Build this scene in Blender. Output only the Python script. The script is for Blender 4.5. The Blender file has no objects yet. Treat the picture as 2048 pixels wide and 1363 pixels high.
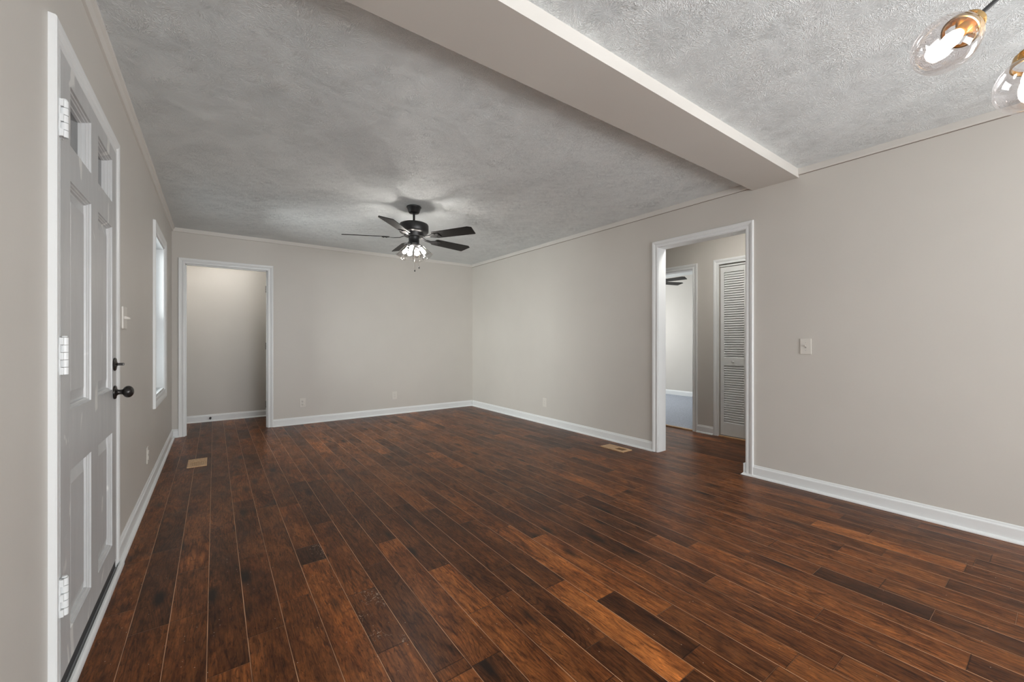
import bpy, bmesh, math, random
from mathutils import Vector, Matrix
SC = bpy.context.scene
COL = SC.collection
PI = math.pi

# ------------------------------------------------------------------ camera, world, daylight, exposure
cam = bpy.data.cameras.new('camera')
cam.sensor_width = 36.0
cam.lens = 818.3 / 2048 * 36.0
cam.shift_y = -0.00034
cam.clip_start = 0.02
cam_o = bpy.data.objects.new('camera', cam)
cam_o.location = (0, 0, 1.125)
cam_o.rotation_euler = (math.radians(90), 0, math.radians(-36.03))
COL.objects.link(cam_o)
SC.camera = cam_o

world = bpy.data.worlds.new('overcast_sky')
SC.world = world
world.use_nodes = True
wb = world.node_tree.nodes['Background']
wb.inputs[0].default_value = (0.86, 0.93, 1.0, 1)
wb.inputs[1].default_value = 1.0

vs = SC.view_settings
vs.view_transform = 'Standard'
vs.look = 'None'
vs.gamma = 1.0
vs.use_curve_mapping = False
vs.exposure = 0.70
SC.cycles.use_adaptive_sampling = False
SC.cycles.caustics_reflective = False
SC.cycles.caustics_refractive = False

def area(name, loc, rot, sx, sy, power, col):
    l = bpy.data.lights.new(name, 'AREA')
    l.shape = 'RECTANGLE'; l.size = sx; l.size_y = sy
    l.energy = power; l.color = col
    o = bpy.data.objects.new(name, l)
    o.location = loc; o.rotation_euler = [math.radians(a) for a in rot]
    COL.objects.link(o)
    return o
DAY = (0.98, 0.99, 1.0)
# daylight through the wide rear window of the dining end, the living room window and the bedroom window
area('daylight_rear_window', (1.75, -4.15, 0.9), (128, 0, 0), 2.6, 1.5, 132, DAY)
area('daylight_side_window', (-3.4, 4.6, 1.85), (90, 0, -90), 2.6, 3.0, 600, DAY)
area('fill_side_dining_window', (3.80, -1.9, 1.35), (114, 0, 90), 1.9, 1.0, 60, DAY)  # fill light through an unseen window added in the right wall
area('fill_dining_window', (-0.56, -0.46, 1.45), (112, 0, -90), 1.1, 0.85, 6, DAY)  # fill light through an unseen window added in the left wall
area('daylight_bedroom_window', (6.1, 6.22, 1.45), (90, 0, 180), 1.6, 1.2, 32, (0.97, 0.98, 0.97))

# ------------------------------------------------------------------ dimensions (metres)
XL, XR, YB, H = -0.40, 3.62, 6.15, 2.44
YREAR = -4.1
WT = 0.12
XH = 4.82          # far wall of the hall
XBED = 7.67        # far wall of the bedroom
YFAR = 7.10        # far wall of the small back room

# ------------------------------------------------------------------ materials
def new_mat(name):
    m = bpy.data.materials.new(name); m.use_nodes = True
    nt = m.node_tree
    return m, nt, nt.nodes['Principled BSDF']
def N(nt, typ, **kw):
    n = nt.nodes.new(typ)
    for k, v in kw.items(): setattr(n, k, v)
    return n
def L(nt, a, b): nt.links.new(a, b)
def ramp(nt, src, stops):
    r = N(nt, 'ShaderNodeValToRGB')
    e = r.color_ramp.elements
    e[0].position, e[0].color = stops[0][0], stops[0][1]
    e[1].position, e[1].color = stops[-1][0], stops[-1][1]
    for p, c in stops[1:-1]:
        x = e.new(p); x.color = c
    L(nt, src, r.inputs[0])
    return r
def fall(nt, x, a, b, k=1.0):
    """k below a, 0 above b"""
    n = N(nt, 'ShaderNodeMapRange'); n.clamp = True
    n.inputs[1].default_value = a; n.inputs[2].default_value = b; n.inputs[3].default_value = k; n.inputs[4].default_value = 0.0
    L(nt, x, n.inputs[0]); return n.outputs[0]
def g(v): return (v, v, v, 1)
def math_n(nt, op, a, b=None, c=None, clamp=False):
    n = N(nt, 'ShaderNodeMath', operation=op); n.use_clamp = clamp
    for i, s in enumerate((a, b, c)):
        if s is None: continue
        if isinstance(s, (int, float)): n.inputs[i].default_value = s
        else: L(nt, s, n.inputs[i])
    return n.outputs[0]
def noise(nt, vec, scale, detail=2, rough=0.5, dist=0.0):
    n = N(nt, 'ShaderNodeTexNoise')
    n.inputs['Scale'].default_value = scale; n.inputs['Detail'].default_value = detail
    n.inputs['Roughness'].default_value = rough; n.inputs['Distortion'].default_value = dist
    if vec is not None: L(nt, vec, n.inputs['Vector'])
    return n
def mapping(nt, vec, scale=(1, 1, 1), loc=(0, 0, 0)):
    m = N(nt, 'ShaderNodeMapping')
    m.inputs['Scale'].default_value = scale; m.inputs['Location'].default_value = loc
    L(nt, vec, m.inputs['Vector'])
    return m.outputs[0]
def mixc(nt, fac, a, b, blend='MIX'):
    m = N(nt, 'ShaderNodeMix', data_type='RGBA', blend_type=blend)
    for i, s in ((0, fac), (6, a), (7, b)):
        if isinstance(s, (int, float)): m.inputs[i].default_value = s
        elif isinstance(s, tuple): m.inputs[i].default_value = s
        else: L(nt, s, m.inputs[i])
    return m.outputs[2]

def paint(name, col, rough=0.5, var=0.03, bump=0.0, bscale=200.0, spec=0.5, vscale=1.5):
    m, nt, p = new_mat(name)
    tc = N(nt, 'ShaderNodeTexCoord')
    n = noise(nt, tc.outputs['Object'], vscale, 3, 0.6)
    lo = tuple(c * (1 - var) for c in col) + (1,); hi = tuple(min(1, c * (1 + var)) for c in col) + (1,)
    L(nt, ramp(nt, n.outputs[0], [(0.35, lo), (0.65, hi)]).outputs[0], p.inputs['Base Color'])
    p.inputs['Roughness'].default_value = rough
    p.inputs['Specular IOR Level'].default_value = spec
    if bump:
        b = N(nt, 'ShaderNodeBump'); b.inputs['Strength'].default_value = bump; b.inputs['Distance'].default_value = 0.002
        n2 = noise(nt, tc.outputs['Object'], bscale, 2, 0.5)
        L(nt, n2.outputs[0], b.inputs['Height']); L(nt, b.outputs[0], p.inputs['Normal'])
    return m

M = {}
M['wall'] = paint('greige_wall_paint', (0.594, 0.566, 0.524), 0.42, 0.025, 0.10, 90.0, 0.35, 0.9)
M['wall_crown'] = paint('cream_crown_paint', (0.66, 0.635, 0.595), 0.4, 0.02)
M['trim'] = paint('white_trim_paint', (0.775, 0.79, 0.79), 0.32, 0.02)
M['reveal'] = paint('white_jamb_paint', (0.68, 0.69, 0.69), 0.35, 0.02)
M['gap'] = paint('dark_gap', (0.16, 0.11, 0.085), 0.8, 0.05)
M['plate'] = paint('ivory_plate', (0.68, 0.65, 0.60), 0.35, 0.01)
M['plate_dark'] = paint('dark_slot', (0.30, 0.28, 0.26), 0.6, 0.05)
M['steel'] = paint('steel', (0.5, 0.5, 0.5), 0.3, 0.02); M['steel'].node_tree.nodes['Principled BSDF'].inputs['Metallic'].default_value = 0.9
M['dark_room'] = paint('dark_sweep_rubber', (0.035, 0.036, 0.038), 0.5, 0.1)
M['sill_metal'] = paint('grey_sill_metal', (0.36, 0.37, 0.37), 0.35, 0.06)
M['louver'] = paint('closet_white', (0.72, 0.735, 0.725), 0.45, 0.02)

def bronze(name, col, rough, metal=0.0):
    m = paint(name, col, rough, 0.12, vscale=14)
    m.node_tree.nodes['Principled BSDF'].inputs['Metallic'].default_value = metal
    return m
M['black_metal'] = bronze('matte_black_metal', (0.012, 0.012, 0.0125), 0.40)
M['blade'] = bronze('matte_black_blade', (0.007, 0.0068, 0.0065), 0.45)
M['blade'].node_tree.nodes['Principled BSDF'].inputs['Specular IOR Level'].default_value = 0.3
M['bronze'] = bronze('oil_rubbed_bronze', (0.03, 0.027, 0.025), 0.22, 0.4)
M['brass'] = bronze('aged_brass', (0.52, 0.33, 0.13), 0.26, 1.0)
M['chain'] = bronze('chain_nickel', (0.62, 0.55, 0.46), 0.3, 0.8)
M['socket'] = bronze('amber_socket', (0.75, 0.36, 0.06), 0.3, 0.5)

def door_paint():
    # grey-white door enamel with filler patches that were never painted over
    m, nt, p = new_mat('patched_door_paint')
    tc = N(nt, 'ShaderNodeTexCoord')
    o = tc.outputs['Object']
    n = noise(nt, mapping(nt, o, (1, 6, 1.2)), 3.0, 4, 0.6)
    base = ramp(nt, n.outputs[0], [(0.3, (0.50, 0.505, 0.505, 1)), (0.7, (0.56, 0.565, 0.565, 1))]).outputs[0]
    n2 = noise(nt, mapping(nt, o, (1, 5.0, 2.2), (3.1, 0.7, 4.4)), 1.6, 3, 0.55, 0.5)
    msk = ramp(nt, n2.outputs[0], [(0.64, g(0)), (0.67, g(1))]).outputs[0]
    L(nt, mixc(nt, msk, base, (0.76, 0.76, 0.74, 1)), p.inputs['Base Color'])
    p.inputs['Roughness'].default_value = 0.3
    b = N(nt, 'ShaderNodeBump'); b.inputs['Strength'].default_value = 0.15; b.inputs['Distance'].default_value = 0.002
    L(nt, noise(nt, mapping(nt, o, (1, 60, 3)), 6, 2).outputs[0], b.inputs['Height']); L(nt, b.outputs[0], p.inputs['Normal'])
    return m
M['door'] = door_paint()

def thin_glass(name, tint=(1, 1, 1), strength=1.0, base=0.02):
    m = bpy.data.materials.new(name); m.use_nodes = True
    nt = m.node_tree; nt.nodes.clear()
    out = N(nt, 'ShaderNodeOutputMaterial')
    tr = N(nt, 'ShaderNodeBsdfTransparent'); tr.inputs[0].default_value = tint + (1,)
    gl = N(nt, 'ShaderNodeBsdfGlossy'); gl.inputs['Roughness'].default_value = 0.0
    gl.inputs[0].default_value = (1, 1, 1, 1)
    lw = N(nt, 'ShaderNodeLayerWeight'); lw.inputs[0].default_value = 0.35
    f = math_n(nt, 'POWER', lw.outputs['Facing'], 2.4)
    f = math_n(nt, 'MULTIPLY_ADD', f, 0.55 * strength, base)
    mx = N(nt, 'ShaderNodeMixShader')
    L(nt, f, mx.inputs[0]); L(nt, tr.outputs[0], mx.inputs[1]); L(nt, gl.outputs[0], mx.inputs[2])
    L(nt, mx.outputs[0], out.inputs[0])
    return m
M['globe'] = thin_glass('clear_globe_glass', (0.955, 0.935, 0.935), 1.5, 0.065)
M['shade_glass'] = thin_glass('clear_shade_glass', (0.94, 0.93, 0.92), 2.0, 0.03)
M['window_glass'] = thin_glass('window_glass', (0.95, 0.97, 0.96), 0.8, 0.04)
def lite_mat():  # shaded porch behind the lites is put into the glass colour
    m, nt, p = new_mat('porch_shade_glass')
    tc = N(nt, 'ShaderNodeTexCoord')
    n = noise(nt, mapping(nt, tc.outputs['Object'], (1, 1, 18)), 5, 2)
    L(nt, ramp(nt, n.outputs[0], [(0.3, (0.05, 0.05, 0.05, 1)), (0.75, (0.12, 0.12, 0.12, 1))]).outputs[0], p.inputs['Base Color'])
    p.inputs['Roughness'].default_value = 0.15
    return m
M['lite'] = lite_mat()

def emis(name, col, s):
    m = bpy.data.materials.new(name); m.use_nodes = True
    nt = m.node_tree; nt.nodes.clear()
    out = N(nt, 'ShaderNodeOutputMaterial'); e = N(nt, 'ShaderNodeEmission')
    e.inputs[0].default_value = col + (1,); e.inputs[1].default_value = s
    L(nt, e.outputs[0], out.inputs[0])
    return m
M['bulb_fan'] = emis('lit_fan_bulb', (1.0, 0.96, 0.91), 140)
M['bulb_pendant'] = emis('lit_pendant_bulb', (1.0, 0.96, 0.91), 13)
M['dome'] = emis('lit_dome', (1.0, 0.97, 0.92), 27)
M['dome_fill'] = emis('hall_fill_dome', (1.0, 0.97, 0.92), 42)  # hall lamp added to make up for light from the living room

def ceiling_mat():
    # stomp-brush plaster: fans of thin ridges around scattered centres, with a fine stipple between
    m, nt, p = new_mat('stomped_ceiling_plaster')
    tc = N(nt, 'ShaderNodeTexCoord'); o = tc.outputs['Object']
    sep = N(nt, 'ShaderNodeSeparateXYZ'); L(nt, o, sep.inputs[0])
    flat = N(nt, 'ShaderNodeCombineXYZ'); L(nt, sep.outputs[0], flat.inputs[0]); L(nt, sep.outputs[1], flat.inputs[1])
    heights = []
    for k, (sc, off) in enumerate(((6.2, 0.0), (7.6, 3.7))):
        mv = mapping(nt, flat.outputs[0], (1, 1, 1), (off, off * 0.6, 0))
        # a little wobble so that cells are not straight-sided
        wob = noise(nt, mv, 7, 2)
        vadd = N(nt, 'ShaderNodeVectorMath', operation='MULTIPLY_ADD')
        L(nt, wob.outputs['Color'], vadd.inputs[0]); vadd.inputs[1].default_value = (0.035, 0.035, 0); L(nt, mv, vadd.inputs[2])
        vor = N(nt, 'ShaderNodeTexVoronoi', voronoi_dimensions='2D'); vor.inputs['Scale'].default_value = sc
        L(nt, vadd.outputs[0], vor.inputs['Vector'])
        sub = N(nt, 'ShaderNodeVectorMath', operation='SUBTRACT')
        L(nt, vadd.outputs[0], sub.inputs[0]); L(nt, vor.outputs['Position'], sub.inputs[1])
        s2 = N(nt, 'ShaderNodeSeparateXYZ'); L(nt, sub.outputs[0], s2.inputs[0])
        ang = math_n(nt, 'ARCTAN2', s2.outputs[1], s2.outputs[0])
        ln = N(nt, 'ShaderNodeVectorMath', operation='LENGTH'); L(nt, sub.outputs[0], ln.inputs[0])
        rad = ln.outputs['Value']
        sc3 = N(nt, 'ShaderNodeSeparateColor'); L(nt, vor.outputs['Color'], sc3.inputs[0])
        cv = N(nt, 'ShaderNodeCombineXYZ')
        L(nt, math_n(nt, 'MULTIPLY', math_n(nt, 'COSINE', ang), 6.4), cv.inputs[0])
        L(nt, math_n(nt, 'MULTIPLY', math_n(nt, 'SINE', ang), 6.4), cv.inputs[1])
        L(nt, math_n(nt, 'MULTIPLY_ADD', sc3.outputs[0], 30.0, math_n(nt, 'MULTIPLY', rad, 18.0)), cv.inputs[2])
        st = noise(nt, cv.outputs[0], 1.9, 1.5, 0.5)
        ridge = math_n(nt, 'ABSOLUTE', math_n(nt, 'SUBTRACT', st.outputs[0], 0.5))
        ridge = math_n(nt, 'SUBTRACT', 1.0, math_n(nt, 'MULTIPLY', ridge, 14.0), clamp=True)
        ridge = math_n(nt, 'POWER', ridge, 1.5)
        # fade near the centre and vary from stamp to stamp
        inner = math_n(nt, 'MULTIPLY', rad, 22.0, clamp=True)
        amp = math_n(nt, 'MULTIPLY_ADD', sc3.outputs[1], 0.45, 0.55)
        heights.append(math_n(nt, 'MULTIPLY', math_n(nt, 'MULTIPLY', ridge, inner), amp))
    both = math_n(nt, 'MAXIMUM', heights[0], math_n(nt, 'MULTIPLY', heights[1], 0.6))
    fine = noise(nt, flat.outputs[0], 70, 3, 0.6, 0.6)
    fr = math_n(nt, 'MULTIPLY', math_n(nt, 'SUBTRACT', fine.outputs[0], 0.52), 2.0, clamp=True)
    big = noise(nt, flat.outputs[0], 4.5, 3, 0.6)
    bigm = math_n(nt, 'MULTIPLY_ADD', big.outputs[0], 0.7, 0.5, clamp=True)
    hgt = math_n(nt, 'ADD', math_n(nt, 'MULTIPLY', both, bigm), math_n(nt, 'MULTIPLY', fr, 0.6))
    b = N(nt, 'ShaderNodeBump'); b.inputs['Strength'].default_value = 1.0; b.inputs['Distance'].default_value = 0.0037
    L(nt, hgt, b.inputs['Height']); L(nt, b.outputs[0], p.inputs['Normal'])
    p.inputs['Base Color'].default_value = (0.862, 0.90, 0.905, 1)
    p.inputs['Roughness'].default_value = 0.55
    p.inputs['Specular IOR Level'].default_value = 0.4
    return m
M['ceiling'] = ceiling_mat()

def floor_mat():
    m, nt, p = new_mat('hand_scraped_walnut_planks')
    tc = N(nt, 'ShaderNodeTexCoord'); o = tc.outputs['Object']
    a1 = N(nt, 'ShaderNodeAttribute', attribute_name='plank_tone')     # r tone, g seed, b painted glint
    a2 = N(nt, 'ShaderNodeAttribute', attribute_name='plank_edge')     # r across, g along (signed), b half length
    s1 = N(nt, 'ShaderNodeSeparateColor'); L(nt, a1.outputs['Color'], s1.inputs[0])
    s2 = N(nt, 'ShaderNodeSeparateXYZ'); L(nt, a2.outputs['Vector'], s2.inputs[0])
    tone, seed, glint = s1.outputs[0], s1.outputs[1], s1.outputs[2]
    off = N(nt, 'ShaderNodeCombineXYZ')
    L(nt, math_n(nt, 'MULTIPLY', seed, 37.0), off.inputs[0]); L(nt, math_n(nt, 'MULTIPLY', seed, 91.0), off.inputs[1]); L(nt, math_n(nt, 'MULTIPLY', seed, 53.0), off.inputs[2])
    va = N(nt, 'ShaderNodeVectorMath', operation='ADD'); L(nt, o, va.inputs[0]); L(nt, off.outputs[0], va.inputs[1])
    v = va.outputs[0]
    base = ramp(nt, tone, [(0.0, (0.078, 0.028, 0.0105, 1)), (0.35, (0.160, 0.057, 0.0175, 1)), (0.65, (0.250, 0.087, 0.0240, 1)), (1.0, (0.410, 0.142, 0.0370, 1))]).outputs[0]
    # soft blotches of stain
    bl = noise(nt, mapping(nt, v, (7, 2.2, 1)), 1.0, 4, 0.65, 0.6)
    col = mixc(nt, ramp(nt, bl.outputs[0], [(0.40, g(0)), (0.66, g(1))]).outputs[0], base, mixc(nt, 1.0, base, (0.40, 0.34, 0.34, 1), 'MULTIPLY'))
    bl2 = noise(nt, mapping(nt, v, (5, 1.6, 1), (9, 4, 0)), 1.3, 3, 0.6, 0.3)
    col = mixc(nt, ramp(nt, bl2.outputs[0], [(0.52, g(0)), (0.72, g(0.7))]).outputs[0], col, mixc(nt, 1.0, col, (1.75, 1.65, 1.45, 1), 'MULTIPLY'))
    m1 = noise(nt, mapping(nt, v, (30, 6, 1), (3, 3, 0)), 1.0, 5, 0.72, 1.6)
    col = mixc(nt, ramp(nt, m1.outputs[0], [(0.46, g(0)), (0.62, g(0.62))]).outputs[0], col, mixc(nt, 1.0, col, (0.36, 0.31, 0.30, 1), 'MULTIPLY'))
    m2 = noise(nt, mapping(nt, v, (42, 9, 1), (8, 1, 5)), 1.0, 4, 0.7, 1.2)
    col = mixc(nt, ramp(nt, m2.outputs[0], [(0.54, g(0)), (0.68, g(0.4))]).outputs[0], col, mixc(nt, 1.0, col, (1.9, 1.8, 1.6, 1), 'MULTIPLY'))
    m3 = noise(nt, mapping(nt, v, (120, 20, 1), (1, 5, 2)), 1.0, 3, 0.6, 0.8)
    col = mixc(nt, ramp(nt, m3.outputs[0], [(0.56, g(0)), (0.63, g(0.7))]).outputs[0], col, mixc(nt, 1.0, col, (0.3, 0.26, 0.26, 1), 'MULTIPLY'))
    # cathedral figure: contour lines of a stretched noise
    cn = noise(nt, mapping(nt, v, (8.5, 1.1, 1), (2, 8, 0)), 1.0, 1.5, 0.4, 0.7)
    cl = math_n(nt, 'PINGPONG', math_n(nt, 'MULTIPLY', cn.outputs[0], 17.0), 0.5)
    cl = ramp(nt, cl, [(0.03, g(1)), (0.19, g(0))]).outputs[0]
    cm = noise(nt, mapping(nt, v, (4, 1.3, 1), (5, 2, 7)), 1.0, 2)
    cl = math_n(nt, 'MULTIPLY', cl, ramp(nt, cm.outputs[0], [(0.40, g(0)), (0.55, g(0.8))]).outputs[0])
    col = mixc(nt, cl, col, mixc(nt, 1.0, col, (0.44, 0.40, 0.40, 1), 'MULTIPLY'))
    # pores and fine grain
    gr = noise(nt, mapping(nt, v, (150, 9, 1)), 1.0, 4, 0.7, 0.2)
    col = mixc(nt, ramp(nt, gr.outputs[0], [(0.38, g(0.75)), (0.58, g(0))]).outputs[0], col, mixc(nt, 1.0, col, (0.45, 0.42, 0.42, 1), 'MULTIPLY'))
    gr2 = noise(nt, mapping(nt, v, (60, 22, 1)), 1.0, 3, 0.7, 1.0)
    col = mixc(nt, ramp(nt, gr2.outputs[0], [(0.5, g(0)), (0.75, g(0.55))]).outputs[0], col, mixc(nt, 1.0, col, (1.7, 1.6, 1.4, 1), 'MULTIPLY'))
    # knots
    kn = N(nt, 'ShaderNodeTexVoronoi'); kn.inputs['Scale'].default_value = 1.0
    L(nt, mapping(nt, v, (6.5, 1.9, 0.01)), kn.inputs['Vector'])
    km = ramp(nt, kn.outputs['Distance'], [(0.07, g(0.9)), (0.20, g(0))]).outputs[0]
    col = mixc(nt, km, col, (0.010, 0.0055, 0.004, 1))
    # plank edges: worn light arris, a little dark glaze beside it
    w2 = 0.1234 / 2
    ea = math_n(nt, 'SUBTRACT', w2, math_n(nt, 'ABSOLUTE', s2.outputs[0]))
    eb = math_n(nt, 'SUBTRACT', s2.outputs[2], math_n(nt, 'ABSOLUTE', s2.outputs[1]))
    ed = math_n(nt, 'MINIMUM', ea, eb)
    wear = noise(nt, mapping(nt, v, (3, 2.5, 1), (1, 6, 3)), 1.0, 3, 0.7)
    gl = fall(nt, ed, 0.0012, 0.0040, 0.75)
    col = mixc(nt, gl, col, mixc(nt, 1.0, col, (0.5, 0.48, 0.48, 1), 'MULTIPLY'))
    lt = fall(nt, ea, 0.0009, 0.0016)
    lt = math_n(nt, 'MULTIPLY', lt, ramp(nt, wear.outputs[0], [(0.36, g(0.25)), (0.60, g(1.0))]).outputs[0])
    col = mixc(nt, lt, col, (0.62, 0.34, 0.19, 1))
    le = math_n(nt, 'MULTIPLY', fall(nt, eb, 0.0006, 0.0012), 0.8)
    col = mixc(nt, le, col, mixc(nt, math_n(nt, 'GREATER_THAN', seed, 0.55), (0.012, 0.007, 0.005, 1), (0.24, 0.12, 0.06, 1)))
    # whitish reflections on a few planks, painted as broken crackle lines
    cr = N(nt, 'ShaderNodeTexVoronoi', feature='DISTANCE_TO_EDGE'); cr.inputs['Scale'].default_value = 1.0
    crw = noise(nt, v, 30, 2)
    cva = N(nt, 'ShaderNodeVectorMath', operation='MULTIPLY_ADD'); L(nt, crw.outputs['Color'], cva.inputs[0]); cva.inputs[1].default_value = (0.03, 0.03, 0); L(nt, v, cva.inputs[2])
    L(nt, mapping(nt, cva.outputs[0], (70, 34, 1)), cr.inputs['Vector'])
    ck = ramp(nt, cr.outputs['Distance'], [(0.015, g(1)), (0.05, g(0))]).outputs[0]
    ckm = noise(nt, mapping(nt, v, (9, 7, 1), (4, 4, 4)), 1.0, 3)
    ck = math_n(nt, 'MULTIPLY', math_n(nt, 'MULTIPLY', ck, glint), ramp(nt, ckm.outputs[0], [(0.50, g(0)), (0.58, g(0.9))]).outputs[0])
    ckb = noise(nt, v, 75, 2)
    ck = math_n(nt, 'MULTIPLY', ck, ramp(nt, ckb.outputs[0], [(0.48, g(0)), (0.56, g(1))]).outputs[0])
    col = mixc(nt, ck, col, (0.42, 0.31, 0.23, 1))
    # dust: tiny pale specks, thicker towards the entry door, and grey scuffs in the walkway
    so = N(nt, 'ShaderNodeSeparateXYZ'); L(nt, o, so.inputs[0])
    near = math_n(nt, 'MULTIPLY_ADD', so.outputs[0], -0.55, 1.0, clamp=True)
    sp = N(nt, 'ShaderNodeTexVoronoi'); sp.inputs['Scale'].default_value = 55.0; L(nt, o, sp.inputs['Vector'])
    spc = N(nt, 'ShaderNodeSeparateColor'); L(nt, sp.outputs['Color'], spc.inputs[0])
    spm = math_n(nt, 'MULTIPLY', math_n(nt, 'LESS_THAN', sp.outputs['Distance'], 0.085), math_n(nt, 'GREATER_THAN', math_n(nt, 'MULTIPLY_ADD', near, 0.14, spc.outputs[0]), 0.96))
    col = mixc(nt, math_n(nt, 'MULTIPLY', spm, 0.85), col, (0.55, 0.46, 0.36, 1))
    sm = noise(nt, mapping(nt, o, (2.4, 3.0, 1), (7, 1, 0)), 1.0, 5, 0.7, 1.0)
    smm = ramp(nt, sm.outputs[0], [(0.52, g(0)), (0.72, g(0.26))]).outputs[0]
    band = ramp(nt, math_n(nt, 'ABSOLUTE', math_n(nt, 'SUBTRACT', so.outputs[1], 3.7)), [(0.5, g(1)), (1.7, g(0))]).outputs[0]
    smm = math_n(nt, 'MULTIPLY', math_n(nt, 'MULTIPLY', smm, near), band)
    col = mixc(nt, smm, col, (0.30, 0.25, 0.21, 1))
    L(nt, col, p.inputs['Base Color'])
    rn = noise(nt, mapping(nt, v, (10, 4, 1)), 1.0, 3)
    rr = math_n(nt, 'MULTIPLY_ADD', rn.outputs[0], 0.16, 0.27)
    rr = math_n(nt, 'MULTIPLY_ADD', smm, 0.5, rr)
    L(nt, rr, p.inputs['Roughness'])
    p.inputs['Specular IOR Level'].default_value = 0.17
    sb = noise(nt, mapping(nt, v, (14, 5, 1)), 1.0, 3, 0.5, 0.4)
    hb = math_n(nt, 'ADD', math_n(nt, 'MULTIPLY', sb.outputs[0], 1.0), math_n(nt, 'MULTIPLY', gr.outputs[0], 0.22))
    hb = math_n(nt, 'SUBTRACT', hb, math_n(nt, 'MULTIPLY', fall(nt, ed, 0.0, 0.003), 0.35))
    b = N(nt, 'ShaderNodeBump'); b.inputs['Strength'].default_value = 0.35; b.inputs['Distance'].default_value = 0.003
    L(nt, hb, b.inputs['Height']); L(nt, b.outputs[0], p.inputs['Normal'])
    return m
M['floor'] = floor_mat()

def carpet_mat():
    m, nt, p = new_mat('grey_carpet')
    tc = N(nt, 'ShaderNodeTexCoord')
    n = noise(nt, tc.outputs['Object'], 60, 4, 0.8)
    L(nt, ramp(nt, n.outputs[0], [(0.35, (0.34, 0.37, 0.43, 1)), (0.65, (0.50, 0.54, 0.62, 1))]).outputs[0], p.inputs['Base Color'])
    p.inputs['Roughness'].default_value = 0.95
    b = N(nt, 'ShaderNodeBump'); b.inputs['Strength'].default_value = 0.8; b.inputs['Distance'].default_value = 0.01
    L(nt, n.outputs[0], b.inputs['Height']); L(nt, b.outputs[0], p.inputs['Normal'])
    return m
M['carpet'] = carpet_mat()
def vent_mat():
    m, nt, p = new_mat('unfinished_maple_register')
    tc = N(nt, 'ShaderNodeTexCoord')
    n = noise(nt, mapping(nt, tc.outputs['Object'], (40, 6, 6)), 2.0, 4, 0.6)
    L(nt, ramp(nt, n.outputs[0], [(0.3, (0.50, 0.30, 0.15, 1)), (0.7, (0.68, 0.46, 0.27, 1))]).outputs[0], p.inputs['Base Color'])
    p.inputs['Roughness'].default_value = 0.5
    return m
M['maple'] = vent_mat()

# ------------------------------------------------------------------ mesh helpers
def bm_new(): return bmesh.new()
def add_box(bm, x0, x1, y0, y1, z0, z1, bev=0.0, mi=0):
    vs_ = [bm.verts.new((x, y, z)) for x in (x0, x1) for y in (y0, y1) for z in (z0, z1)]
    idx = [(0, 1, 3, 2), (4, 6, 7, 5), (0, 4, 5, 1), (2, 3, 7, 6), (0, 2, 6, 4), (1, 5, 7, 3)]
    fs = [bm.faces.new([vs_[i] for i in q]) for q in idx]
    for f in fs: f.material_index = mi
    if bev:
        es = list({e for f in fs for e in f.edges})
        r = bmesh.ops.bevel(bm, geom=es, offset=bev, segments=2, profile=0.6, affect='EDGES')
        for f in r['faces']: f.material_index = mi
    return vs_
def add_loft(bm, rings, closed_ring=True, cap0=True, cap1=True, mi=0, smooth=False, loop=False):
    R_ = [[bm.verts.new(p) for p in r] for r in rings]
    n = len(R_[0])
    pairs = list(zip(R_, R_[1:]))
    if loop: pairs.append((R_[-1], R_[0]))
    for a, b in pairs:
        for i in range(n if closed_ring else n - 1):
            j = (i + 1) % n
            try:
                f = bm.faces.new((a[i], a[j], b[j], b[i])); f.material_index = mi; f.smooth = smooth
            except ValueError: pass
    if not loop:
        for c, r in ((cap0, R_[0]), (cap1, R_[-1])):
            if c and len(r) > 2:
                try: f = bm.faces.new(r); f.material_index = mi
                except ValueError: pass
def add_lathe(bm, prof, seg=32, mat=None, cap0=True, cap1=True, mi=0, smooth=True):
    """prof: list of (r, z) around local z; mat transforms to place"""
    mat = mat or Matrix.Identity(4)
    rings = []
    for r, z in prof:
        rings.append([mat @ Vector((max(r, 1e-4) * math.cos(2 * PI * i / seg), max(r, 1e-4) * math.sin(2 * PI * i / seg), z)) for i in range(seg)])
    add_loft(bm, rings, True, cap0, cap1, mi, smooth)
def add_tube(bm, pts, r, seg=10, mi=0, caps=True):
    pts = [Vector(p) for p in pts]
    rings = []
    for i, p in enumerate(pts):
        d = (pts[min(i + 1, len(pts) - 1)] - pts[max(i - 1, 0)]).normalized()
        up = Vector((0, 0, 1)) if abs(d.z) < 0.95 else Vector((1, 0, 0))
        a = d.cross(up).normalized(); b = d.cross(a).normalized()
        rr = r[i] if isinstance(r, (list, tuple)) else r
        rings.append([p + a * rr * math.cos(2 * PI * k / seg) + b * rr * math.sin(2 * PI * k / seg) for k in range(seg)])
    add_loft(bm, rings, True, caps, caps, mi, True)
def axis_mat(loc, d):
    d = Vector(d).normalized()
    q = Vector((0, 0, 1)).rotation_difference(d)
    return Matrix.Translation(loc) @ q.to_matrix().to_4x4()
def obj(name, bm, mats, parent=None, loc=None):
    bmesh.ops.recalc_face_normals(bm, faces=bm.faces[:])
    for e in bm.edges:
        if len(e.link_faces) == 2 and e.calc_face_angle(0) > 0.95: e.smooth = False
    me = bpy.data.meshes.new(name); bm.to_mesh(me); bm.free()
    for m in (mats if isinstance(mats, (list, tuple)) else [mats]): me.materials.append(m)
    o = bpy.data.objects.new(name, me); COL.objects.link(o)
    if parent:
        o.parent = parent
    if loc: o.location = loc
    return o
def struct(name, bm, mats, label=None):
    o = obj(name, bm, mats); o['kind'] = 'structure'
    if label: o['label'] = label
    return o
def tag(o, label, cat, group=None):
    o['label'] = label; o['category'] = cat
    if group: o['group'] = group
    return o
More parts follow.
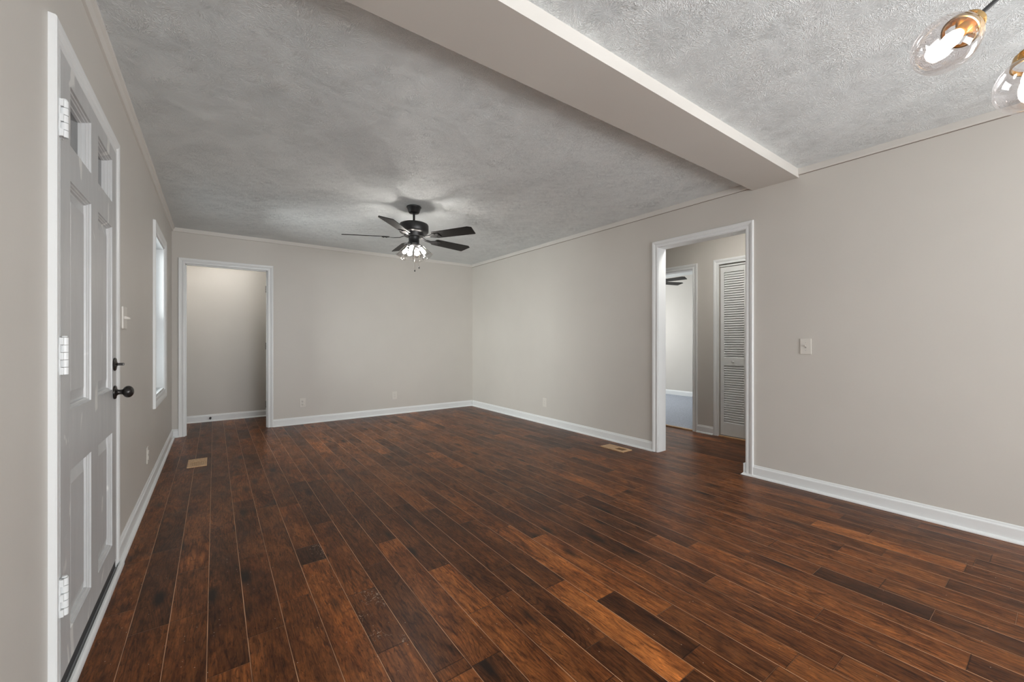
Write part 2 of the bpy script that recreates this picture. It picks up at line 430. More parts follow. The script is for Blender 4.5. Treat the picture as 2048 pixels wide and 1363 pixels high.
def thing(name, label, cat, loc=(0, 0, 0), rotz=0.0, group=None):
    o = bpy.data.objects.new(name, None); COL.objects.link(o)
    o.empty_display_size = 0.1
    o.location = loc; o.rotation_euler = (0, 0, rotz)
    return tag(o, label, cat, group)
def sroot(name, loc=(0, 0, 0), label=None):
    o = bpy.data.objects.new(name, None); COL.objects.link(o); o.empty_display_size = 0.1
    o.location = loc; o['kind'] = 'structure'
    if label: o['label'] = label
    return o

# mappings (u along wall, z, t out of the wall into the room)
def on_x(X, s): return lambda u, z, t: (X + s * t, u, z)
def on_y(Y, s): return lambda u, z, t: (u, Y + s * t, z)
CAS = [(0.0, 0.0), (0.0, 0.009), (0.003, 0.0115), (0.012, 0.0125), (0.020, 0.0115), (0.0225, 0.0085), (0.027, 0.0085), (0.031, 0.0125), (0.040, 0.0165), (0.050, 0.0185), (0.058, 0.0185), (0.0605, 0.0155), (0.0615, 0.0)]
def casing(bm, mp, u0, u1, z0, z1, scale=1.0, closed=False, mi=0):
    rings = []
    P = [(d * scale, t) for d, t in CAS]
    if closed: corners = [(u0, z0, -1, -1), (u0, z1, -1, 1), (u1, z1, 1, 1), (u1, z0, 1, -1)]
    else: corners = [(u0, z0, -1, 0), (u0, z1, -1, 1), (u1, z1, 1, 1), (u1, z0, 1, 0)]
    for u, z, su, sz in corners:
        rings.append([mp(u + su * d, z + sz * d, t) for d, t in P])
    add_loft(bm, rings, True, True, True, mi, False, loop=closed)
BASE = [(0, 0), (0.014, 0), (0.014, 0.074), (0.0125, 0.079), (0.008, 0.083), (0.006, 0.092), (0.003, 0.096), (0, 0.096)]
SHOE = [(0.0141, 0), (0.030, 0), (0.0295, 0.006), (0.027, 0.011), (0.022, 0.0155), (0.0141, 0.018)]
def baseboard(bm, mp, u0, u1):
    for prof in (BASE, SHOE):
        add_loft(bm, [[mp(u, z, t) for t, z in prof] for u in (u0, u1)])

# ------------------------------------------------------------------ floor: every plank laid where its joints are
random.seed(11)
PW, PX0 = 0.1234, -0.0217
JO = [(-0.317, 2.80), (0.042, 2.916), (-0.074, 2.126), (-0.081, 2.546), (0.287, 2.003), (0.388, 2.276), (0.388, 2.47), (0.665, 2.074), (0.534, 1.881), (0.037, 1.70), (0.533, 1.473), (0.186, 2.532), (0.905, 1.858), (0.812, 2.274), (0.628, 1.275), (0.34, 1.35), (1.398, 2.029), (1.277, 2.219), (0.905, 1.466), (0.691, 1.22), (1.155, 1.049), (1.28, 1.412), (1.528, 1.816), (1.397, 1.215), (1.519, 1.007), (1.393, 0.816), (1.648, 1.413), (2.002, 1.419), (1.775, 1.285), (2.137, 1.242), (2.404, 1.977), (1.891, 1.012), (2.26, 1.015), (2.365, 0.743), (2.0, 0.62), (1.75, 0.485), (1.514, 0.604), (2.5, 0.524), (2.366, 0.343), (2.742, 0.348), (2.118, 0.218), (2.618, 0.138), (2.748, 0.747), (3.12, 0.298), (3.248, 0.254), (3.108, 0.704)]
# (x, y, tone) of planks whose stain is easy to tell in the photograph
TONES = [(1.40, 1.62, .98), (1.55, 1.4, .95), (1.45, 1.0, .18), (1.28, 1.0, .95), (1.02, 1.3, .62), (0.40, 2.37, .0), (0.66, 1.9, .3), (0.53, 1.65, .3), (-0.3, 2.5, .65), (-0.2, 2.4, .3), (0.04, 2.7, .32), (0.29, 2.15, .62), (-0.08, 2.3, .6), (-0.07, 1.95, .5), (0.18, 2.2, .45), (0.04, 2.4, .32), (0.29, 2.3, .5), (2.0, 1.0, .75), (1.9, 1.2, .45), (2.4, 2.3, .8), (0.3, 1.8, .55), (0.42, 1.9, .75), (0.9, 1.1, .8), (0.78, 1.5, .7), (1.15, 0.8, .4), (2.26, 0.85, .55), (2.5, .4, .5), (2.74, .2, .2)]
GLINT = [(0.388, 2.35), (0.534, 1.70)]  # planks that carry the painted whitish reflections
def build_floor():
    joints = {}
    for x, y in JO: joints.setdefault(int(math.floor((x - PX0) / PW)), []).append(y)
    bm = bm_new()
    lt = bm.loops.layers.float_color.new('plank_tone'); le = bm.loops.layers.float_color.new('plank_edge')
    r0 = int(math.floor((XL - 0.1 - PX0) / PW)); r1 = int(math.ceil((XH + 0.05 - PX0) / PW))
    y0, y1 = YREAR - 0.1, YFAR + 0.1
    for r in range(r0, r1):
        js = sorted(joints.get(r, []))
        pts = [y0]
        seeds = js if js else [random.uniform(2.4, 3.6)]
        y = seeds[0]; back = []
        while True:
            y -= random.uniform(0.42, 1.25)
            if y < y0 + 0.2: break
            back.append(y)
        pts += back[::-1]
        for a, b in zip(seeds, seeds[1:] + [None]):
            pts.append(a)
            if b is None: break
        y = seeds[-1]
        while True:
            y += random.uniform(0.42, 1.25)
            if y > y1 - 0.2: break
            pts.append(y)
        pts.append(y1)
        xa = PX0 + r * PW; xb = xa + PW
        for a, b in zip(pts, pts[1:]):
            tone = min(1, max(0, random.gauss(0.50, 0.16))); sd = random.random(); ck = 0.0
            for tx, ty, tv in TONES:
                if xa <= tx < xb and a <= ty < b: tone = tv
            for tx, ty in GLINT:
                if xa <= tx < xb and a <= ty < b: ck = 1.0
            vsx = [bm.verts.new(q) for q in ((xa, a, 0), (xb, a, 0), (xb, b, 0), (xa, b, 0))]
            f = bm.faces.new(vsx)
            hl = (b - a) / 2
            for lp, (sx, sy) in zip(f.loops, ((-1, -1), (1, -1), (1, 1), (-1, 1))):
                lp[lt] = (tone, sd, ck, 1); lp[le] = (sx * PW / 2, sy * hl, hl, 1)
    # slab under the planks so the floor has depth
    add_box(bm, XL - 0.15, XH + 0.06, y0, y1, -0.08, -0.002)
    me = bpy.data.meshes.new('floor')
    bm.to_mesh(me); bm.free(); me.materials.append(M['floor'])
    o = bpy.data.objects.new('floor', me); COL.objects.link(o); o['kind'] = 'structure'
    return o
build_floor()
bm = bm_new(); add_box(bm, 4.85, XBED + 0.1, 2.0, 6.4, -0.08, 0.012); struct('floor_bedroom', bm, M['carpet'])
bm = bm_new(); add_box(bm, XH + 0.06, 5.6, 1.1, 1.999, -0.08, 0.0); struct('floor_closet', bm, M['carpet'])

# ------------------------------------------------------------------ ceiling
bm = bm_new(); add_box(bm, XL - 0.1, XBED + 0.15, YREAR - 0.1, YFAR + 0.15, H, H + 0.1); struct('ceiling', bm, M['ceiling'])

# ------------------------------------------------------------------ walls
DY0, DY1, DZ = 1.855, 2.752, 2.04           # entry door opening (left wall)
WY0, WY1, WZ0, WZ1 = 4.44, 5.235, 0.655, 2.02   # window opening (left wall)
RY0, RY1, RZ = 1.631, 2.466, 2.06           # doorway in the right wall
BX0, BX1, BZ = -0.276, 0.556, 2.03          # doorway in the back wall
def wall_boxes(bm, mk, u0, u1, holes, z1=H):
    """mk(u0,u1,z0,z1) adds a box; holes = [(u0,u1,z0,z1)] sorted"""
    u = u0
    for a, b, c, d in holes:
        mk(u, a, 0, z1)
        if c > 0: mk(a, b, 0, c)
        if d < z1: mk(a, b, d, z1)
        u = b
    mk(u, u1, 0, z1)
bm = bm_new()
wall_boxes(bm, lambda a, b, c, d: add_box(bm, XL - WT - 0.02, XL, a, b, c, d), YREAR, YFAR, [(-1.06, 0.14, 0.98, 1.93), (DY0 - 0.02, DY1 + 0.02, 0, DZ + 0.02), (WY0, WY1, WZ0, WZ1)])
struct('wall_left', bm, M['wall'])
bm = bm_new()
wall_boxes(bm, lambda a, b, c, d: add_box(bm, XR, XR + WT, a, b, c, d), YREAR, YB, [(-2.85, -0.95, 0.95, 1.95), (RY0 - 0.018, RY1 + 0.018, 0, RZ + 0.018)])
struct('wall_right', bm, M['wall'])
bm = bm_new()
wall_boxes(bm, lambda a, b, c, d: add_box(bm, a, b, YB, YB + WT, c, d), XL, XR + WT, [(BX0 - 0.018, BX1 + 0.018, 0, BZ + 0.018)])
struct('wall_back', bm, M['wall'])
bm = bm_new()
wall_boxes(bm, lambda a, b, c, d: add_box(bm, a, b, YREAR - WT, YREAR, c, d), XL, XR + WT, [(0.4, 3.1, 0.1, 2.1)])
struct('wall_rear', bm, M['wall'])
# small room behind the back doorway
bm = bm_new(); add_box(bm, XL, 2.4, YFAR, YFAR + 0.1, 0, H); struct('wall_back_room', bm, M['wall'])
bm = bm_new(); add_box(bm, 2.3, 2.4, YB + WT, YFAR, 0, H); struct('wall_back_room_side', bm, M['wall'])
# hall walls: bedroom doorway (2.82..3.60) and closet opening (1.20..2.468)
HB0, HB1, HC0, HC1, HZ = 2.80, 3.58, 1.22, 2.470, 2.02
bm = bm_new()
wall_boxes(bm, lambda a, b, c, d: add_box(bm, XH, XH + WT, a, b, c, d), 0.3, 4.6, [(HC0, HC1, 0, HZ), (HB0 - 0.018, HB1 + 0.018, 0, HZ + 0.01)])
struct('wall_hall', bm, M['wall'])
bm = bm_new(); add_box(bm, XR + WT, XH + WT, 0.2, 0.3, 0, H); struct('wall_hall_near', bm, M['wall'])
bm = bm_new(); add_box(bm, XR + WT, XH + WT, 4.6, 4.7, 0, H); struct('wall_hall_far', bm, M['wall'])
bm = bm_new(); add_box(bm, 5.5, 5.6, 1.1, 2.55, 0, H); add_box(bm, XH + WT, 5.5, 2.49, 2.55, 0, H); add_box(bm, XH + WT, 5.5, 1.1, 1.18, 0, H); struct('wall_closet', bm, M['wall'])
bm = bm_new(); add_box(bm, XBED, XBED + 0.1, 2.55, 6.35, 0, H); struct('wall_bedroom', bm, M['wall'])
bm = bm_new(); add_box(bm, 5.6, XBED, 2.45, 2.55, 0, H); struct('wall_bedroom_near', bm, M['wall'])
bm = bm_new()
wall_boxes(bm, lambda a, b, c, d: add_box(bm, a, b, 6.25, 6.35, c, d), XH + WT, XBED, [(5.3, 6.9, 0.85, 2.05)])
struct('wall_bedroom_far', bm, M['wall'])
bm = bm_new(); add_box(bm, XH, XH + WT, 4.7, 6.35, 0, H); struct('wall_bedroom_hall', bm, M['wall'])

# beam boxed in wallboard across the ceiling
bm = bm_new(); add_box(bm, XL, XR, 1.243, 1.575, 2.372, H, 0.0)
add_box(bm, XL, XR, 1.575, 1.590, H - 0.012, H, 0.0)
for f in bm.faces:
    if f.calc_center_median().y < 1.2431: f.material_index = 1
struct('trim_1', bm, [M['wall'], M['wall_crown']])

# crown strips
def crown(name, mp, u0, u1, gap=True):
    bm = bm_new()
    prof = [(0, H), (0.012, H), (0.012, 2.400), (0.009, 2.394), (0.0, 2.392)]
    add_loft(bm, [[mp(u, z, t) for t, z in prof] for u in (u0, u1)], mi=0)
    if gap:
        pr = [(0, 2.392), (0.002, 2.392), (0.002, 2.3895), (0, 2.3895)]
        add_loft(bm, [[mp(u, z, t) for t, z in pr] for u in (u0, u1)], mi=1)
    return struct(name, bm, [M['wall_crown'], M['gap']])
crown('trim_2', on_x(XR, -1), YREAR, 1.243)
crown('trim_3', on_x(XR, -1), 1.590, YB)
crown('trim_4', on_y(YB, -1), XL + 0.0, XR - 0.012, False)
bm = bm_new()
prof = [(0, H), (0.030, H), (0.027, 2.428), (0.018, 2.420), (0.014, 2.404), (0.010, 2.392), (0.0, 2.388)]
for a, b in ((YREAR, 1.243), (1.590, YB - 0.012)):
    mp = on_x(XL, 1)
    add_loft(bm, [[mp(u, z, t) for t, z in prof] for u in (a, b)])
struct('trim_5', bm, M['wall_crown'])

# baseboards
bm = bm_new(); mp = on_x(XL, 1)
baseboard(bm, mp, YREAR, DY0 - 0.0625); baseboard(bm, mp, DY1 + 0.0625, YB - 0.0305)
struct('baseboard_left', bm, M['trim'])
bm = bm_new(); mp = on_x(XR, -1)
baseboard(bm, mp, YREAR, RY0 - 0.062); baseboard(bm, mp, RY1 + 0.062, YB - 0.0305)
# return of base and shoe round the near end of the doorway
add_box(bm, XR - 0.0135, XR + 0.06, RY0, RY0 + 0.012, 0, 0.094)
add_loft(bm, [[(XR - 0.030, RY0 - 0.062, 0.0), (XR - 0.030, RY0 + 0.028, 0.0), (XR + 0.05, RY0 + 0.028, 0.0), (XR + 0.05, RY0 - 0.0, 0.0), (XR - 0.0185, RY0 - 0.062, 0)],
              [(XR - 0.022, RY0 - 0.062, 0.016), (XR - 0.019, RY0 + 0.013, 0.016), (XR + 0.05, RY0 + 0.013, 0.016), (XR + 0.05, RY0 - 0.0, 0.016), (XR - 0.0185, RY0 - 0.062, 0.016)]])
struct('baseboard_right', bm, M['trim'])
bm = bm_new(); mp = on_y(YB, -1)
baseboard(bm, mp, XL, BX0 - 0.062); baseboard(bm, mp, BX1 + 0.062, XR)
struct('baseboard_back', bm, M['trim'])
bm = bm_new(); baseboard(bm, on_y(YFAR, -1), XL, 2.3); struct('baseboard_back_room', bm, M['trim'])
bm = bm_new(); mp = on_x(XH, -1)
baseboard(bm, mp, HC1 + 0.062, HB0 - 0.062); baseboard(bm, mp, HB1 + 0.062, 4.6); struct('baseboard_hall', bm, M['trim'])
bm = bm_new()
add_loft(bm, [[on_x(XBED, -1)(u, z + 0.012, t) for t, z in BASE] for u in (2.55, 6.25)])
struct('baseboard_bedroom', bm, M['trim'])

# doorway linings and casings
def jamb(bm, axis, a0, a1, u0, u1, z1, th=0.018):
    """lining boards filling a wall thickness a0..a1"""
    def bx(ua, ub, za, zb):
        if axis == 'x': add_box(bm, a0, a1, ua, ub, za, zb)
        else: add_box(bm, ua, ub, a0, a1, za, zb)
    bx(u0 - th, u0, 0, z1 + th); bx(u1, u1 + th, 0, z1 + th); bx(u0, u1, z1, z1 + th)
bm = bm_new()
jamb(bm, 'x', XR - 0.001, XR + WT + 0.001, RY0, RY1, RZ)
casing(bm, on_x(XR, -1), RY0 - 0.004, RY1 + 0.004, 0, RZ + 0.004); casing(bm, on_x(XR + WT, 1), RY0 - 0.004, RY1 + 0.004, 0, RZ + 0.004)
struct('trim_6', bm, M['trim'])
bm = bm_new()
jamb(bm, 'y', YB - 0.001, YB + WT + 0.001, BX0, BX1, BZ)
casing(bm, on_y(YB, -1), BX0 - 0.004, BX1 + 0.004, 0, BZ + 0.004); casing(bm, on_y(YB + WT, 1), BX0 - 0.004, BX1 + 0.004, 0, BZ + 0.004)
for xa, xb in ((BX0, BX0 + 0.010), (BX1 - 0.010, BX1)): add_box(bm, xa, xb, YB + 0.03, YB + 0.062, 0, BZ)   # stops
add_box(bm, BX0, BX1, YB + 0.03, YB + 0.062, BZ - 0.010, BZ)
bdl = struct('trim_7', bm, M['trim'])
bm = bm_new()
jamb(bm, 'x', XH - 0.001, XH + WT + 0.001, HB0, HB1, HZ - 0.008)
casing(bm, on_x(XH, -1), HB0 - 0.004, HB1 + 0.004, 0, HZ - 0.004)
for ya, yb in ((HB0, HB0 + 0.010), (HB1 - 0.010, HB1)): add_box(bm, XH + 0.04, XH + 0.075, ya, yb, 0, HZ - 0.008)
struct('trim_8', bm, M['trim'])
bm = bm_new(); casing(bm, on_x(XH, -1), HC0, HC1, 0, HZ); struct('trim_9', bm, M['trim'])
# pale wood transition strips under the bedroom doorway and the closet doors
bm = bm_new(); add_box(bm, XH - 0.005, XH + 0.035, HB0, HB1, 0, 0.014, 0.003); struct('trim_10', bm, M['maple'])
bm = bm_new(); add_box(bm, XH - 0.012, XH + 0.045, HC0, HC1, 0, 0.010, 0.002); struct('trim_11', bm, M['maple'])

# ------------------------------------------------------------------ living room window (left wall)
w = sroot('window_1', (XL, (WY0 + WY1) / 2, WZ0))
def loc_bm(bm, root):
    bmesh.ops.translate(bm, verts=bm.verts[:], vec=-Vector(root.location)); return bm
bm = bm_new(); casing(bm, on_x(XL, 1), WY0 - 0.003, WY1 + 0.003, WZ0 - 0.003, WZ1 + 0.003, 1.28, True)
obj('window_casing', loc_bm(bm, w), M['trim'], w)
bm = bm_new()
D = 0.14
for (a, b, c, d) in ((WY0 - 0.001, WY0 + 0.012, WZ0, WZ1), (WY1 - 0.012, WY1 + 0.001, WZ0, WZ1), (WY0 + 0.012, WY1 - 0.012, WZ1 - 0.012, WZ1 + 0.001), (WY0 + 0.012, WY1 - 0.012, WZ0 - 0.001, WZ0 + 0.014)):
    add_box(bm, XL - D, XL + 0.001, a, b, c, d)
obj('window_jamb', loc_bm(bm, w), M['reveal'], w)
def sash(name, y0, y1, z0, z1, x0, x1, fw=0.042):
    bm = bm_new()
    add_box(bm, x0, x1, y0, y0 + fw, z0, z1, 0.003); add_box(bm, x0, x1, y1 - fw, y1, z0, z1, 0.003)
    add_box(bm, x0, x1, y0 + fw, y1 - fw, z0, z0 + fw, 0.003); add_box(bm, x0, x1, y0 + fw, y1 - fw, z1 - fw, z1, 0.003)
    s = obj(name, loc_bm(bm, w), M['reveal'], w)
    bm = bm_new(); add_box(bm, (x0 + x1) / 2 - 0.002, (x0 + x1) / 2 + 0.002, y0 + fw, y1 - fw, z0 + fw, z1 - fw)
    gl = obj('pane', loc_bm(bm, w), M['window_glass'], s)
    return s
sash('window_sash', WY0 + 0.013, WY1 - 0.013, WZ0 + 0.015, 1.36, XL - 0.105, XL - 0.072)
sash('window_sash', WY0 + 0.013, WY1 - 0.013, 1.33, WZ1 - 0.013, XL - 0.138, XL - 0.106)
# unseen side windows added behind the camera for fill light
w5 = sroot('fill_window_5', (XR, -1.9, 0.95))
bm = bm_new()
for a, b in ((-2.85, -2.80), (-1.925, -1.875), (-1.0, -0.95)): add_box(bm, XR + 0.05, XR + 0.10, a, b, 0.95, 1.95)
add_box(bm, XR + 0.05, XR + 0.10, -2.80, -1.0, 0.95, 1.0); add_box(bm, XR + 0.05, XR + 0.10, -2.80, -1.0, 1.90, 1.95)
casing(bm, on_x(XR, -1), -2.85, -0.95, 0.95, 1.95, 1.0, True)
obj('window_frame', loc_bm(bm, w5), M['trim'], w5)
w4 = sroot('fill_window_4', (XL, -0.46, 0.98))
bm = bm_new()
for a, b in ((-1.06, -1.01), (-0.485, -0.435), (0.09, 0.14)): add_box(bm, XL - 0.10, XL - 0.05, a, b, 0.98, 1.93)
add_box(bm, XL - 0.10, XL - 0.05, -1.01, 0.09, 0.98, 1.03); add_box(bm, XL - 0.10, XL - 0.05, -1.01, 0.09, 1.88, 1.93)
casing(bm, on_x(XL, 1), -1.06, 0.14, 0.98, 1.93, 1.0, True)
obj('window_frame', loc_bm(bm, w4), M['trim'], w4)
# rear dining window, behind the camera: the daylight comes through it
w2 = sroot('window_2', (1.75, YREAR, 0.1))
bm = bm_new()
for a, b in ((0.4, 0.46), (1.27, 1.33), (2.17, 2.23), (3.04, 3.1)): add_box(bm, a, b, YREAR - 0.09, YREAR - 0.03, 0.1, 2.1)
add_box(bm, 0.46, 3.04, YREAR - 0.09, YREAR - 0.03, 0.1, 0.16); add_box(bm, 0.46, 3.04, YREAR - 0.09, YREAR - 0.03, 2.04, 2.1)
casing(bm, on_y(YREAR, 1), 0.4, 3.1, 0.1, 2.1, 1.0, True)
obj('window_frame', loc_bm(bm, w2), M['trim'], w2)
w3 = sroot('window_3', (6.1, 6.25, 0.85))
bm = bm_new()
for a, b in ((5.3, 5.35), (6.075, 6.125), (6.85, 6.9)): add_box(bm, a, b, 6.28, 6.33, 0.85, 2.05)
add_box(bm, 5.35, 6.85, 6.28, 6.33, 0.85, 0.9); add_box(bm, 5.35, 6.85, 6.28, 6.33, 2.0, 2.05)
casing(bm, on_y(6.25, -1), 5.3, 6.9, 0.85, 2.05, 1.0, True)
obj('window_frame', loc_bm(bm, w3), M['trim'], w3)

# ------------------------------------------------------------------ entry door
dr = sroot('door_1', (XL, (DY0 + DY1) / 2, 0))
FX = -0.388                      # room face of the leaf
bm = bm_new()
jx0, jx1 = XL - WT - 0.02, XL + 0.001
for (a, b, c, d) in ((DY0 - 0.02, DY0, 0, DZ + 0.02), (DY1, DY1 + 0.02, 0, DZ + 0.02), (DY0, DY1, DZ, DZ + 0.02)):
    add_box(bm, jx0, jx1, a, b, c, d)
casing(bm, on_x(XL, 1), DY0 - 0.001, DY1 + 0.001, 0, DZ + 0.001, 1.0)
obj('door_casing', loc_bm(bm, dr), M['trim'], dr)
ys = [(DY0 + 0.003, 1.967), (2.253, 2.371), (2.657, DY1 - 0.003)]
panels_y = [(1.967, 2.253), (2.371, 2.657)]
rails = [(0.062, 0.165), (0.693, 0.895), (1.657, 1.775), (1.972, DZ - 0.004)]
pz = [(0.165, 0.693), (0.895, 1.657), (1.775, 1.972)]
bm = bm_new()
for a, b in ys: add_box(bm, FX - 0.044, FX, a, b, 0.062, DZ - 0.004)
for c, d in rails:
    for a, b in panels_y: add_box(bm, FX - 0.044, FX, a, b, c, d)
leaf = obj('door_leaf', loc_bm(bm, dr), M['door'], dr)
def rect_rings(mp, u0, u1, z0, z1, prof):
    return [[mp(u0 + i, z0 + i, t), mp(u1 - i, z0 + i, t), mp(u1 - i, z1 - i, t), mp(u0 + i, z1 - i, t)] for i, t in prof]
mpd = on_x(FX, 1)
for k, (c, d) in enumerate(pz):
    for (a, b) in panels_y:
        bm = bm_new()
        if k < 2:
            prof = [(0.0, 0.0), (0.0015, -0.005), (0.005, -0.0065), (0.008, -0.011), (0.011, -0.0125), (0.013, -0.019), (0.020, -0.0195), (0.058, -0.010)]
            add_loft(bm, rect_rings(mpd, a, b, c, d, prof), True, False, True)
            obj('door_panel', loc_bm(bm, dr), M['door'], leaf)
        else:
            prof = [(0.0, 0.0), (0.0015, -0.006), (0.005, -0.008), (0.007, -0.013), (0.010, -0.015), (0.012, -0.024), (0.015, -0.026), (0.017, -0.037)]
            add_loft(bm, rect_rings(mpd, a, b, c, d, prof), True, False, False)
            fr = obj('lite_frame', loc_bm(bm, dr), M['door'], leaf)
            bm = bm_new(); add_box(bm, FX - 0.040, FX - 0.034, a + 0.016, b - 0.016, c + 0.016, d - 0.016)
            pn = obj('lite_glass', loc_bm(bm, dr), M['lite'], leaf); pn['label'] = 'glass lite with dim porch painted in'
# hinges, painted over
for zc in (1.815, 1.077, 0.328):
    bm = bm_new()
    hy, hx = DY0 + 0.001, FX + 0.0095
    h0, h1 = zc - 0.058, zc + 0.058
    for i in range(5):
        za = h0 + (h1 - h0) * i / 5 + 0.0008; zb = h0 + (h1 - h0) * (i + 1) / 5 - 0.0008
        add_lathe(bm, [(0.0092, za), (0.0092, zb)], 20, Matrix.Translation((hx, hy, 0)))
        if i % 2 == 0: add_box(bm, FX + 0.001, FX + 0.0105, hy - 0.0175, hy - 0.004, za, zb, 0.001)
    add_lathe(bm, [(0.005, h1), (0.0075, h1 + 0.002), (0.006, h1 + 0.005)], 12, Matrix.Translation((hx, hy, 0)))
    add_box(bm, FX + 0.0005, FX + 0.0035, hy + 0.004, hy + 0.022, h0, h1)
    add_box(bm, FX + 0.0005, FX + 0.0035, hy - 0.016, hy - 0.004, h0, h1)
    o = obj('hinge', loc_bm(bm, dr), M['trim'], dr)
# knob
bm = bm_new()
mk = axis_mat((FX, 2.700, 0.878), (1, 0, 0))
add_lathe(bm, [(0.0, 0), (0.032, 0.0), (0.033, 0.004), (0.030, 0.008), (0.018, 0.010), (0.0125, 0.014), (0.0115, 0.022), (0.0125, 0.028)] + [(0.0285 * math.sin(math.radians(t_)), 0.050 - 0.0215 * math.cos(math.radians(t_))) for t_ in range(28, 181, 8)] + [(0.0, 0.0715)], 32, mk)
kn = obj('door_knob', loc_bm(bm, dr), M['bronze'], dr); kn['label'] = 'dark bronze round knob'
bm = bm_new()
mk = axis_mat((FX, 2.700, 1.012), (1, 0, 0))
add_lathe(bm, [(0.0, 0), (0.031, 0.0), (0.032, 0.004), (0.028, 0.008), (0.012, 0.010), (0.008, 0.013), (0.0, 0.013)], 32, mk)
add_box(bm, FX + 0.012, FX + 0.036, 2.689, 2.711, 1.006, 1.018, 0.003)
dl = obj('deadbolt', loc_bm(bm, dr), M['bronze'], dr); dl['label'] = 'dark bronze deadbolt turn'
# sweep, sill and the rounded shoe strip nailed in front
bm = bm_new(); add_box(bm, FX - 0.040, FX - 0.002, DY0 + 0.004, DY1 - 0.004, 0.022, 0.0615)
obj('door_sweep', loc_bm(bm, dr), M['dark_room'], dr)
bm = bm_new()
add_loft(bm, [[(XL - 0.12, u, 0.0), (XL + 0.018, u, 0.0), (XL + 0.018, u, 0.018), (XL + 0.014, u, 0.0185), (XL + 0.012, u, 0.022), (XL + 0.004, u, 0.0225), (XL + 0.002, u, 0.0215), (XL - 0.12, u, 0.0215)] for u in (DY0, DY1)])
obj('sill', loc_bm(bm, dr), M['sill_metal'], dr)
bm = bm_new()
q = [(XL + 0.0182, 0.0), (XL + 0.034, 0.0), (XL + 0.034, 0.012), (XL + 0.031, 0.020), (XL + 0.026, 0.025), (XL + 0.020, 0.026), (XL + 0.0182, 0.024)]
add_loft(bm, [[(x, u, z) for x, z in q] for u in (DY0 - 0.0, DY1 + 0.0)])
add_loft(bm, [[(max(x, XL + 0.0192), u, z) for x, z in q] for u in (DY1, DY1 + 0.066)])
obj('sill_shoe', loc_bm(bm, dr), M['trim'], dr)

# ------------------------------------------------------------------ closet bifold (hall)
dc = sroot('door_2', (XH + 0.03, 1.84, 0))
def louver_leaf(y0, y1, knob):
    bm = bm_new()
    x0, x1 = XH + 0.024, XH + 0.052
    z0, z1 = 0.018, 1.985
    st = 0.042
    add_box(bm, x0, x1, y0, y0 + st, z0, z1, 0.002); add_box(bm, x0, x1, y1 - st, y1, z0, z1, 0.002)
    for a, b in ((z0, 0.165), (0.835, 0.925), (1.925, z1)): add_box(bm, x0, x1, y0 + st, y1 - st, a, b)
    lf = obj('closet_leaf', loc_bm(bm, dc), M['louver'], dc)
    bm = bm_new()
    for a, b in ((0.165, 0.835), (0.925, 1.925)):
        n = int(round((b - a) / 0.027)); s = (b - a) / n
        for i in range(n):
            zc = a + s * (i + 0.5)
            add_loft(bm, [[(x0 + 0.002, yy, zc - 0.015), (x0 + 0.006, yy, zc - 0.017), (x1 - 0.002, yy, zc + 0.013), (x1 - 0.006, yy, zc + 0.015)] for yy in (y0 + st, y1 - st)])
    obj('louvers', loc_bm(bm, dc), M['louver'], lf)
    if knob:
        bm = bm_new(); add_lathe(bm, [(0.0, 0), (0.007, 0), (0.006, 0.012), (0.014, 0.018), (0.016, 0.024), (0.011, 0.030), (0.0, 0.031)], 20, axis_mat((x0, (y0 + y1) / 2, 0.880), (-1, 0, 0)))
        obj('knob', loc_bm(bm, dc), M['louver'], lf)
cw = (HC1 - HC0 - 0.02) / 4
for i in range(4):
    louver_leaf(HC0 + 0.006 + i * (cw + 0.003), HC0 + 0.006 + i * (cw + 0.003) + cw, i in (1, 3))
bm = bm_new(); add_box(bm, XH + 0.015, XH + 0.06, HC0, HC1, 1.992, 2.014)
obj('door_track', loc_bm(bm, dc), M['louver'], dc)

# hinge leaves left on the back doorway, dark bronze
for zc in (1.80, 1.055, 0.29):
    bm = bm_new()
    add_box(bm, BX1 - 0.0025, BX1 + 0.0002, YB + 0.066, YB + 0.1, zc - 0.045, zc + 0.045)
    for i in range(3):
        add_lathe(bm, [(0.006, zc - 0.045 + i * 0.0305), (0.006, zc - 0.017 + i * 0.0305)], 12, Matrix.Translation((BX1 - 0.006, YB + 0.104, 0)))
    o = obj('door_hinge', bm, M['bronze'], bdl); o['label'] = 'dark bronze hinge'

# ------------------------------------------------------------------ doorstop
ds = thing('door_stop', 'small dark door stop screwed to the baseboard beyond the back doorway', 'door stop', (-0.045, YFAR - 0.014, 0.05))
bm = bm_new(); add_lathe(bm, [(0.0, 0), (0.013, 0), (0.012, 0.005), (0.006, 0.008), (0.006, 0.060)], 16, axis_mat((0, 0, 0), (0, -1, 0)))
obj('stem', bm, M['bronze'], ds)
bm = bm_new(); add_lathe(bm, [(0.006, 0.058), (0.012, 0.060), (0.0125, 0.072), (0.009, 0.076), (0.0, 0.076)], 16, axis_mat((0, 0, 0), (0, -1, 0)))
obj('rubber_tip', bm, M['dark_room'], ds)

